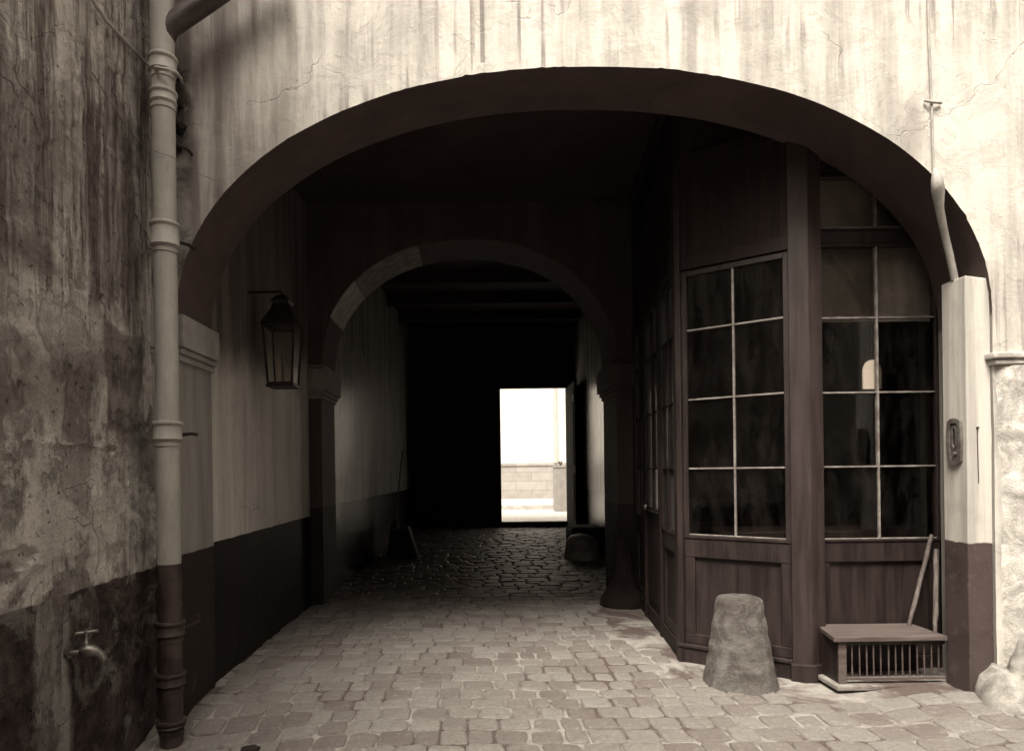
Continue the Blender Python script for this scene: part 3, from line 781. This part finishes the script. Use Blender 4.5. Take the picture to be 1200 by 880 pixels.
# ------------------------------------------------------------------ SHOPFRONT
PA, PB = Vector((1.53, 4.72, 0)), Vector((2.12, 4.265, 0))
PC, PD = Vector((2.325, 4.33, 0)), Vector((3.13, 4.33, 0))
PE = Vector((sideX(Y2), Y2-.004, 0))
def frame(P, Q, flip=1):
    u = (Q-P).normalized(); n = Vector((u.y, -u.x, 0))*flip
    return (P, u, n), (Q-P).length
shop = thing('shopfront', 'dark painted wooden shopfront with small-paned windows under the right side of the arch', 'shopfront', (2.2, 4.3, 0))
ZS = dict(sill=.887, top=2.80)
def window(fr, a0, a1, z0, z1, cols, rows, fw=.035, dep=.05, bars=None, dark=False):
    m = MB()
    m.boxf(fr, a0, a0+fw, -.03, dep-.03, z0, z1); m.boxf(fr, a1-fw, a1, -.03, dep-.03, z0, z1)
    m.boxf(fr, a0+fw, a1-fw, -.03, dep-.03, z0, z0+fw*.6); m.boxf(fr, a0+fw, a1-fw, -.03, dep-.03, z1-fw, z1)
    w = m.build('window', M['wood'], shop, bevel=.003)
    zs = bars or [z0+(z1-z0)*k/rows for k in range(1, rows)]
    m = MB(); i0, i1 = a0+fw, a1-fw
    for k in range(1, cols):
        a = i0+(i1-i0)*k/cols; m.boxf(fr, a-.007, a+.007, -.012, .014, z0+fw*.6, z1-fw)
    for z in zs:
        for k in range(cols):
            q0 = i0+(i1-i0)*k/cols+(.0075 if k else 0); q1 = i0+(i1-i0)*(k+1)/cols-(.0075 if k < cols-1 else 0)
            m.boxf(fr, q0, q1, -.012, .013, z-.006, z+.006)
    m.boxf(fr, i0, i1, .0, .014, z0+fw*.6+.001, z0+fw*.6+.010)
    m.build('glazing_bars', M['wooddark' if dark else 'bar'], w, bevel=.002, seg=1)
    m = MB()
    O, u, n = fr
    edges = [z0+fw*.6]+zs+[z1-fw]
    for k in range(cols):
        for j in range(len(edges)-1):
            b0 = -.004+random.uniform(-.002, .002); b1 = b0+random.uniform(-.004, .004)
            A = i0+(i1-i0)*k/cols; D = i0+(i1-i0)*(k+1)/cols
            P = lambda a, b, z: (O.x+u.x*a+n.x*b, O.y+u.y*a+n.y*b, z)
            m.add([P(A, b0, edges[j]), P(D, b1, edges[j]), P(D, b1, edges[j+1]), P(A, b0, edges[j+1])], [(0, 1, 2, 3)])
    m.build('glass', M['dull' if dark else 'glass'], w)
    return w
BZ = [1.385, 1.878, 2.375]
def lower(fr, a0, a1, zf, skirt=True):
    m = MB(); m.boxf(fr, a0, a1, -.045, -.012, zf, .76)
    m.build('panel_board', M['wood'], shop)
    m = MB()
    m.boxf(fr, a0, a1, -.05, .012, .752, .886); m.boxf(fr, a0, a0+.07, -.05, .008, .20, .751); m.boxf(fr, a1-.07, a1, -.05, .008, .20, .751)
    m.boxf(fr, a0, a1, -.05, .008, .13, .199)
    m.build('panel_rail', M['wood'], shop, bevel=.004)
def upper(fr, a0, a1, z0):
    m = MB(); m.boxf(fr, a0, a1, -.05, .0, z0, 4.175); m.build('upper_panel', M['wooddark'], shop)
    m = MB()
    for z in (z0+.01, 3.55): m.boxf(fr, a0, a1, .001, .022, z, z+.09)
    n = max(1, int((a1-a0)/.4))
    for k in range(n+1):
        a = a0+(a1-a0-.05)*k/n
        for zz, zt in ((z0+.101, 3.549), (3.641, 4.10)): m.boxf(fr, a, a+.05, .001, .018, zz, zt)
    m.boxf(fr, a0, a1, .001, .05, 4.10, 4.172)
    m.build('upper_rail', M['wooddark'], shop, bevel=.003)
# face A
frA, LA = frame(PA, PB)
window(frA, .035, LA-.002, ZS['sill'], ZS['top'], 2, 4, bars=BZ); lower(frA, .035, LA-.002, 0); upper(frA, .035, LA-.002, 2.805)
# face B
frB, LB = frame(PC, PD)
window(frB, .0, LB, ZS['sill'], 2.87, 2, 4, fw=.022, bars=BZ); lower(frB, 0, LB, 0)
m = MB(); m.boxf(frB, 0, LB, -.05, .012, 2.873, 2.955); m.build('transom_bar', M['wood'], shop, bevel=.004)
window(frB, .0, LB, 2.957, 3.33, 2, 1, fw=.022, bars=[])
upper(frB, 0, LB, 3.335)
# side
frS, LS = frame(PE, PA)
for a0, a1, kind in ((.04, .60, 'w'), (.68, 1.36, 'd'), (1.44, LS-.035, 'w')):
    window(frS, a0, a1, .887 if kind == 'w' else 1.0, 2.80, 2, 4, bars=BZ, dark=True); lower(frS, a0, a1, 0) if kind == 'w' else None
    if kind == 'd':
        m = MB(); m.boxf(frS, a0, a1, -.045, .0, .05, .998); m.boxf(frS, a0+.1, a1-.1, .001, .012, .2, .85); m.build('door_board', M['wooddark'], shop, bevel=.004)
        m = MB(); O, u, n = frS; q = O+u*(a0+.06)+n*.03; m.lathe([(.004, -.03), (.018, -.02), (.022, 0), (.018, .02), (.004, .03)], (q.x, q.y, 1.03), 16); m.build('door_knob', M['brass'], shop, smooth=True)
upper(frS, .02, LS-.035, 2.805)
for a in (.0, .60, 1.36):
    m = MB(); m.boxf(frS, a+.001, a+(.038 if a == 0 else .078), -.05, .03, -.02, 2.80); m.build('mullion_post', M['wooddark'], shop, bevel=.004)
# posts
m = MB(); m.prism([(PA.x-.03, PA.y+.035), (PA.x-.028, PA.y-.02), (PA.x+.0, PA.y-.045), (PA.x+.032, PA.y-.022), (PA.x+.02, PA.y+.05)], -.02, 4.17)
m.build('corner_post', M['wood'], shop, bevel=.004)
m = MB(); m.prism([(2.122, 4.30), (2.098, 4.238), (2.215, 4.205), (2.322, 4.245), (2.324, 4.34)], -.02, 4.17)
m.build('corner_post', M['woodl'], shop, bevel=.005)
# skirting
m = MB(); m.boxf(frA, -.02, LA-.0, -.05, .03, -.02, .10); m.boxf(frA, -.02, LA, -.05, .042, .101, .128); 
m.build('skirting', M['wood'], shop, bevel=.005)
m = MB(); m.prism([(2.11, 4.32), (2.075, 4.212), (2.215, 4.168), (2.345, 4.21), (2.345, 4.34)], -.02, .11); m.build('skirting', M['wood'], shop, bevel=.006)
m = MB(); m.boxf(frS, .04, LS-.03, -.05, .02, -.02, .12); m.build('skirting', M['wooddark'], shop, bevel=.006)
m = MB(); m.boxf(frB, .02, LB, -.05, .025, 0, .125); m.build('skirting', M['wood'], shop, bevel=.005)
# shop room, grey sheet added to imitate the reflection in the upper panes
m = MB(); m.box(1.9, 4.66, 4.9, 4.93, .0, .9); m.box(1.9, 4.66, 4.94, 5.4, .86, .9); meta(m.build('shop_counter', M['wood'], bevel=.01), 'dark shop counter inside behind the window panes', 'counter')
m = MB(); m.box(1.7, 4.69, 4.30, 6.76, .02, .06); m.build('shop_floor', M['inside'], shop)
def reflection_sheet(fr, a0, a1, z0, z1, amp=.02, b=-.16):
    m = MB(); O, u, n = fr
    def p(s_, t):
        a = a0+(a1-a0)*s_; z = z0+(z1-z0)*t
        bb = b+amp*math.sin(a*60+2*nz(a, z, 0, 2))*(.4+.6*(1-t))+.01*nz(a, z, 3, 5)
        return (O.x+u.x*a+n.x*bb, O.y+u.y*a+n.y*bb, z)
    m.grid(p, 60, 14); return m
refl_grey = simple('pane_reflection_grey', .30, .9, var=.2, scale=5)
reflection_sheet(frB, -.1, LB+.05, 2.372, 3.35, .003, -.10).build('reflection_sheet', refl_grey, shop, smooth=True)
# pale arched shape and cord added to imitate a bright reflection in the glass
c = at(1022, 440, 4.36)
pts = [(c.x-.062, c.z-.09), (c.x+.062, c.z-.09)]+[(c.x+.062*math.cos(t*math.pi/12), c.z+.02+.085*math.sin(t*math.pi/12)) for t in range(13)]
m = MB(); n = len(pts); m.add([(x, 4.358, z) for x, z in pts]+[(x, 4.370, z) for x, z in pts], [tuple(range(n)), tuple(range(2*n-1, n-1, -1))]+[(i, (i+1) % n, n+(i+1) % n, n+i) for i in range(n)])
pq = thing('arched_reflection', 'small white arched ornament added behind a right shop window pane to imitate a bright reflection', 'cutout', (c.x, 4.36, c.z-.09))
m.build('pane_highlight', M['white'], pq)
m = MB(); m.tube([(c.x, 4.364, c.z+.10), (c.x, 4.364, 2.865)], .0015, 5); m.build('added_cord', M['black'], pq)
# writing slip on transom (faint label) omitted

# ------------------------------------------------------------------ GRILLE BENCH
bn = thing('grille_bench', 'low board bench over an iron-barred grille beneath the right shop window', 'bench', (2.25, 4.0, .05))
m = MB(); m.add([(2.215, 3.965, .315), (2.912, 3.965, .315), (2.912, 4.30, .315), (2.285, 4.30, .315), (2.215, 3.965, .345), (2.912, 3.965, .345), (2.912, 4.30, .345), (2.285, 4.30, .345)],
                [(0, 3, 2, 1), (4, 5, 6, 7), (0, 1, 5, 4), (1, 2, 6, 5), (2, 3, 7, 6), (3, 0, 4, 7)])
m.build('seat_board', M['bench'], bn, bevel=.004)
m = MB(); m.box(2.262, 2.30, 4.0, 4.29, .03, .314); m.build('side_board', M['wood'], bn, bevel=.004)
m = MB(); m.box(2.255, 2.304, 3.985, 3.999, .03, .314); m.build('front_stile', M['bench'], bn, bevel=.003)
m = MB(); m.box(2.305, 2.914, 3.985, 4.01, .075, .092); m.build('bottom_rail', M['bench'], bn, bevel=.003)
m = MB(); m.box(2.305, 2.914, 3.99, 4.015, .288, .314); m.build('top_rail', M['wood'], bn, bevel=.003)
grille_m = simple('rusty_bar', .085, .7, var=.4, scale=20)
for k in range(13):
    x = 2.345+k*.0445+random.uniform(-.002, .002)
    m = MB(); m.tube([(x, 3.998, .092), (x+random.uniform(-.002, .002), 4.0, .29)], .0048, 8); m.build('bar', grille_m, bn, smooth=True)
m = MB(); m.box(2.31, 2.914, 4.24, 4.26, .03, .31); m.build('back_board', M['black'], bn)
m = MB(); m.box(2.225, 2.92, 3.95, 4.24, .02, .052); meta(m.build('kerb_slab', M['mortar'], bevel=.008), kind='structure')
# sticks
def stick(a, b, r, lab):
    a, b = Vector(a), Vector(b); m = MB(); P = []
    for i in range(9):
        t = i/8; q = a.lerp(b, t)+Vector((.004*nz(t*5, r*90, 1), .004*nz(t*5, r*70, 4), 0)); P.append(q)
    m.tube(P, [r*.75, r, r*1.15, r, r*1.05, r, r*1.1, r, r*.9], 10)
    meta(m.build('wooden_stick', M['stick'], smooth=True), lab, 'stick', 'sticks leaning by the bench')
stick((2.86, 4.24, .345), (3.05, 4.285, .93), .013, 'leaning wooden stick on the bench, the one slanting to the right')
stick((2.895, 4.05, .345), (2.945, 4.10, .86), .014, 'upright wooden stick standing at the right end of the bench beside the pier')

# ------------------------------------------------------------------ LANTERN
LC = Vector((-1.44, 5.05, 0))
lt = thing('wall_lantern', 'black glazed wall lantern bracketed to the left passage wall', 'lantern', (PL, 5.05, 2.6))
def taper(z0, z1, h0, h1, fw, panes=False):
    m = MB()
    for sx, sy in ((-1, -1), (1, -1), (1, 1), (-1, 1)):
        m.tube([(LC.x+sx*h0, LC.y+sy*h0, z0), (LC.x+sx*h1, LC.y+sy*h1, z1)], fw, 6)
    for z, h_ in ((z0, h0), (z1, h1)):
        c4 = [(LC.x+sx*h_, LC.y+sy*h_, z) for sx, sy in ((-1, -1), (1, -1), (1, 1), (-1, 1))]
        for i in range(4): m.tube([c4[i], c4[(i+1) % 4]], fw, 6)
    return m
m = taper(2.08, 2.52, .092, .118, .010); m.build('frame', M['black'], lt, smooth=True)
m = MB()
for i in range(4):
    q = [(-1, -1), (1, -1), (1, 1), (-1, 1)]; a, b = q[i], q[(i+1) % 4]
    m.add([(LC.x+a[0]*.092, LC.y+a[1]*.092, 2.08), (LC.x+b[0]*.092, LC.y+b[1]*.092, 2.08), (LC.x+b[0]*.118, LC.y+b[1]*.118, 2.52), (LC.x+a[0]*.118, LC.y+a[1]*.118, 2.52)], [(0, 1, 2, 3)])
m.build('glass', M['dull'], lt, fix=False)
m = MB(); m.box(LC.x-.105, LC.x+.105, LC.y-.105, LC.y+.105, 2.055, 2.073); m.build('base', M['black'], lt)
m = MB(); q = [(.135, 2.525), (.13, 2.54), (.07, 2.66), (.06, 2.70), (.075, 2.72), (.03, 2.77)]
vs = [(LC.x+sx*r, LC.y+sy*r, z) for r, z in q for sx, sy in ((-1, -1), (1, -1), (1, 1), (-1, 1))]
m.add(vs, [(i*4+k, i*4+(k+1) % 4, (i+1)*4+(k+1) % 4, (i+1)*4+k) for i in range(5) for k in range(4)]+[(3, 2, 1, 0), (20, 21, 22, 23)])
m.build('roof_cap', M['black'], lt)
m = MB(); m.tube([(LC.x, LC.y, 2.08), (LC.x, LC.y, 2.26)], .012, 8); m.lathe([(.006, 0), (.016, .02), (.008, .05)], (LC.x, LC.y, 2.26), 10); m.build('burner', M['brass'], lt, smooth=True)
m = MB(); m.tube([(PL, 5.05, 2.80), (LC.x-.01, 5.05, 2.80), (LC.x, 5.05, 2.79), (LC.x, 5.05, 2.72)], .010, 8); m.box(PL-.005, PL+.012, 5.02, 5.08, 2.74, 2.86)
m.build('bracket', M['black'], lt, smooth=True)
# hook, rod
q = atX(359, 527, PL)
m = MB(); m.tube([q, q+Vector((.02, 0, .0)), q+Vector((.025, 0, -.04))], .008, 8); m.lathe([(.006, .035), (.02, .0), (.028, -.03), (.02, -.05)], (q.x+.012, q.y, q.z), 12)
meta(m.build('wall_hook', M['black'], smooth=True), 'small black iron hook on the left passage wall before the inner arch', 'hook')
a = at(424, 415, 8.2); b = at(433, 452, 8.35)
m = MB(); m.tube([a, b], .008, 8); m.tube([a, Vector((-1.53, a.y, a.z+.02))], .008, 8)
meta(m.build('iron_rod', M['pipe'], smooth=True), 'thin iron rod on the upper left wall beyond the inner arch', 'rod')

# ------------------------------------------------------------------ BROOM AND BIN
by = 10.1; bz = gz(-1.1, by)
br = thing('broom', 'long-handled broom leaning on the left wall beside a dark bin', 'broom', (-1.1, by, bz))
m = MB(); m.tube([at(463, 612, 9.9), at(472, 528, 10.1)], .014, 8); m.build('handle', M['stick'], br, smooth=True)
q = at(463, 612, 9.9)
m = MB(); m.tube([q+Vector((0, 0, .05)), q+Vector((0, -.02, -.1)), Vector((q.x-.01, q.y-.03, gz(q.x, q.y)+.01))], [.03, .07, .12], 12); m.build('brush', M['straw'], br, smooth=True)
bq = at(474, 640, 9.7); zb_ = gz(bq.x, 9.7)
bi = thing('coal_bin', 'dark slant-sided wooden bin on the passage floor by the left wall', 'bin', (bq.x, 9.7, zb_))
m = MB(); x0, x1 = bq.x-.20, bq.x+.10
m.add([(x0, 9.5, zb_), (x1+.1, 9.5, zb_), (x1+.1, 9.9, zb_), (x0, 9.9, zb_), (x0+.03, 9.52, zb_+.42), (x1-.03, 9.52, zb_+.46), (x1-.03, 9.88, zb_+.46), (x0+.03, 9.88, zb_+.42)],
      [(0, 3, 2, 1), (4, 5, 6, 7), (0, 1, 5, 4), (1, 2, 6, 5), (2, 3, 7, 6), (3, 0, 4, 7)])
m.build('body', M['wooddark'], bi, bevel=.006)
m = MB(); m.tube([(x1-.02, 9.50, zb_+.47), (x1+.115, 9.47, zb_+.01)], .010, 8); m.build('edge_strip', M['bar'], bi, smooth=True)

# ------------------------------------------------------------------ GATE WITH OPEN WICKET
gt = thing('carriage_gate', 'dark wooden carriage gate closing the passage end, its doorway open to the street', 'gate', (.4, Y3, .2))
DX0, DX1 = at(587, 530, Y3).x, at(664, 530, Y3).x; DZ0, DZ1 = .33, at(620, 455, Y3).z
m = MB()
m.box(-1.3, DX0-.06, Y3, Y3+.08, .15, 4.32); m.box(DX1+.06, 2.3, Y3, Y3+.08, .15, 4.32); m.box(DX0-.06, DX1+.06, Y3, Y3+.08, DZ1+.05, 4.32)
for k in range(4):
    x = -1.1+k*.42; m.box(x, x+.34, Y3-.02, Y3-.001, .5, 1.5); m.box(x, x+.34, Y3-.02, Y3-.001, 1.65, 3.0)
m.box(-1.2, 2.2, Y3-.05, Y3-.002, 3.3, 3.46)
m.build('gate_leaf', M['wooddark'], gt, bevel=.004)
m = MB(); m.box(DX0-.058, DX0, Y3-.01, Y3+.09, .2, DZ1+.05); m.box(DX1, DX1+.058, Y3-.01, Y3+.09, .2, DZ1+.05); m.box(DX0, DX1, Y3-.008, Y3+.088, DZ1, DZ1+.049)
m.build('door_frame', M['wooddark'], gt, bevel=.003)
m = MB(); m.box(DX0+.001, DX1-.001, Y3-.04, Y3+.12, .15, DZ0); m.build('threshold', M['wooddark'], gt, bevel=.006)
# open door leaf folded back into the passage by the right wall
dl = thing('open_door_leaf', 'narrow dark door leaf folded back against the right passage wall', 'door', (2.0, 12.4, .2))
m = MB(); q0, q1 = Vector((DX1+.05, Y3-.03, 0)), Vector((1.97, 11.75, 0)); frD, LD = frame(q0, q1)
m.boxf(frD, 0, LD, 0, .05, .24, 3.0); m.boxf(frD, .12, LD-.12, .051, .065, .45, 1.3); m.boxf(frD, .12, LD-.12, .051, .065, 1.45, 2.85)
m.build('leaf', simple('dull_door_paint', .012, .95, var=.2, spec=.1), dl, bevel=.004)
m = MB(); 
for k in range(3): m.boxf(frD, LD-.12, LD+.012, .066, .075, 2.62+k*.045, 2.64+k*.045)
m.build('bolt_plate', M['bar'], dl)
# street beyond
blk = thing('street_pedestal', 'pale stone block with a small plant on top in the street outside the open doorway', 'pedestal', (2.5, 18.2, .2))
pa_, pb_ = at(650.5, 548, 18.0), at(668, 548, 18.0)
m = MB(); m.box(pa_.x, pb_.x, 18.0, 18.5, .18, pa_.z); m.box(pa_.x-.02, pb_.x+.02, 17.98, 18.52, pa_.z+.001, pa_.z+.05); m.build('block', M['pedestal'], blk, bevel=.01)
m = MB()
for k in range(26):
    a = random.uniform(0, 6.28); r = random.uniform(.02, .09); q = Vector(((pa_.x+pb_.x)/2-.03, 18.2, pa_.z+.05))
    t_ = q+Vector((r*math.cos(a), r*math.sin(a), random.uniform(.05, .16)))
    m.tube([q, q.lerp(t_, .6)+Vector((0, 0, .02)), t_], [.004, .010, .002], 5)
m.build('plant', M['leaf'], blk, smooth=True)
fh = thing('street_house', 'sunlit pale house across the street with a coursed stone base, seen through the doorway', 'house', (1.5, 23, .34))
m = MB(); m.box(-9, 12, 23.06, 27, 1.55, 8.5); m.build('wall', M['farwall'], fh)
m = MB(); m.box(-9, 12, 23.0, 26.9, .3, 1.5); m.box(-9, 12, 22.96, 26.95, 1.501, 1.60); m.build('stone_base', M['farstone'], fh, bevel=.01)
m = MB(); m.box(3.02, 3.10, 22.9, 23.05, 1.6, 8.5); m.build('downpipe', M['pipe'], fh)
m = MB(); m.add([(-9.2, 22.8, 8.5), (12.2, 22.8, 8.5), (12.2, 27, 10.2), (-9.2, 27, 10.2)], [(0, 1, 2, 3)]); m.build('roof', M['roof'], fh)

# ------------------------------------------------------------------ REST OF THE YARD (behind the camera)
yh = thing('yard_house', 'plastered house closing the far side of the courtyard', 'house', (1, -7, 0))
m = MB(); m.box(-2.2, 9.4, -9.5, -7.0, -.2, 14.0); m.build('wall', M['back'], yh)
for i in range(5):
    for z in (1.0, 3.9, 6.8, 9.7):
        x = -.9+i*2.1
        w = MB(); w.box(x-.08, x+1.08, -7.0, -6.93, z-.08, z); w.box(x-.08, x, -7.0, -6.95, z, z+1.7); w.box(x+1, x+1.08, -7.0, -6.95, z, z+1.7); w.box(x-.08, x+1.08, -7.0, -6.94, z+1.7, z+1.78)
        w = w.build('window', M['pedestal'], yh); q = MB(); q.box(x, x+1, -6.998, -6.985, z, z+1.7); q.build('pane', M['pane'], w)
m = MB(); m.add([(-2.4, -6.8, 14.0), (9.6, -6.8, 14.0), (9.6, -9.5, 15.5), (-2.4, -9.5, 15.5)], [(0, 1, 2, 3)]); m.build('roof', M['roof'], yh)
ry = thing('yard_side_wall', 'plain plastered wall along the right side of the courtyard', 'wall', (8.6, 0, 0))
m = MB(); m.box(8.6, 9.0, -7.0, 3.77, -.2, 11.6); m.build('wall', M['back'], ry)
m = MB(); m.box(8.52, 9.08, -7.0, 3.77, 11.601, 11.68); m.build('coping', M['kerb'], ry)
m = MB(); m.box(5.202, 9.2, 3.77, 4.2, -.2, 6.79); m.build('facade_extension', M['back'], B)

# ------------------------------------------------------------------ CAMERA, LIGHT, WORLD
cam = bpy.data.cameras.new('Camera'); co = bpy.data.objects.new('Camera', cam); C.objects.link(co)
cam.sensor_width = 36; cam.lens = F/1200*36; cam.shift_x = 50/1200; cam.shift_y = 110/1200; cam.clip_end = 300; cam.clip_start = .05
co.location = (0, 0, EYE); co.rotation_euler = (R(90), -ROLL, 0)
co.rotation_mode = 'XYZ'
from mathutils import Matrix
co.rotation_euler = (Matrix.Rotation(-ROLL if False else ROLL, 3, 'Y').to_4x4() @ Matrix.Rotation(R(90), 4, 'X')).to_euler()
S.camera = co
EL, AZ = 58, -24          # sun behind the camera to the left
w = bpy.data.worlds.new('World'); S.world = w; w.use_nodes = True
t = w.node_tree; bg = t.nodes['Background']
sky = t.nodes.new('ShaderNodeTexSky'); sky.sky_type = 'NISHITA'; sky.sun_disc = False
sky.sun_elevation = R(EL); sky.sun_rotation = R(180-AZ if False else 180+abs(AZ)); sky.dust_density = 3
bw = t.nodes.new('ShaderNodeRGBToBW'); t.links.new(sky.outputs[0], bw.inputs[0])
mx = t.nodes.new('ShaderNodeMix'); mx.data_type = 'RGBA'; mx.blend_type = 'MULTIPLY'; mx.inputs[0].default_value = 1
t.links.new(bw.outputs[0], mx.inputs[6]); mx.inputs[7].default_value = (1.0, .93, .80, 1)
t.links.new(mx.outputs[2], bg.inputs[0]); bg.inputs[1].default_value = .15
sl = bpy.data.lights.new('Sun', 'SUN'); sl.energy = 1.0; sl.angle = R(24); sl.color = (1, .93, .80)
so_ = bpy.data.objects.new('Sun', sl); C.objects.link(so_)
dirv = Vector((math.sin(R(abs(AZ)))*math.cos(R(EL)), math.cos(R(abs(AZ)))*math.cos(R(EL)), -math.sin(R(EL))))
so_.rotation_euler = dirv.to_track_quat('-Z', 'Y').to_euler()
S.view_settings.view_transform = 'Standard'; S.view_settings.look = 'None'; S.view_settings.gamma = 1; S.view_settings.exposure = 2.3
S.render.engine = 'CYCLES'; S.cycles.max_bounces = 8; S.cycles.diffuse_bounces = 5; S.cycles.transparent_max_bounces = 12
S.cycles.caustics_reflective = False; S.cycles.sample_clamp_indirect = 6
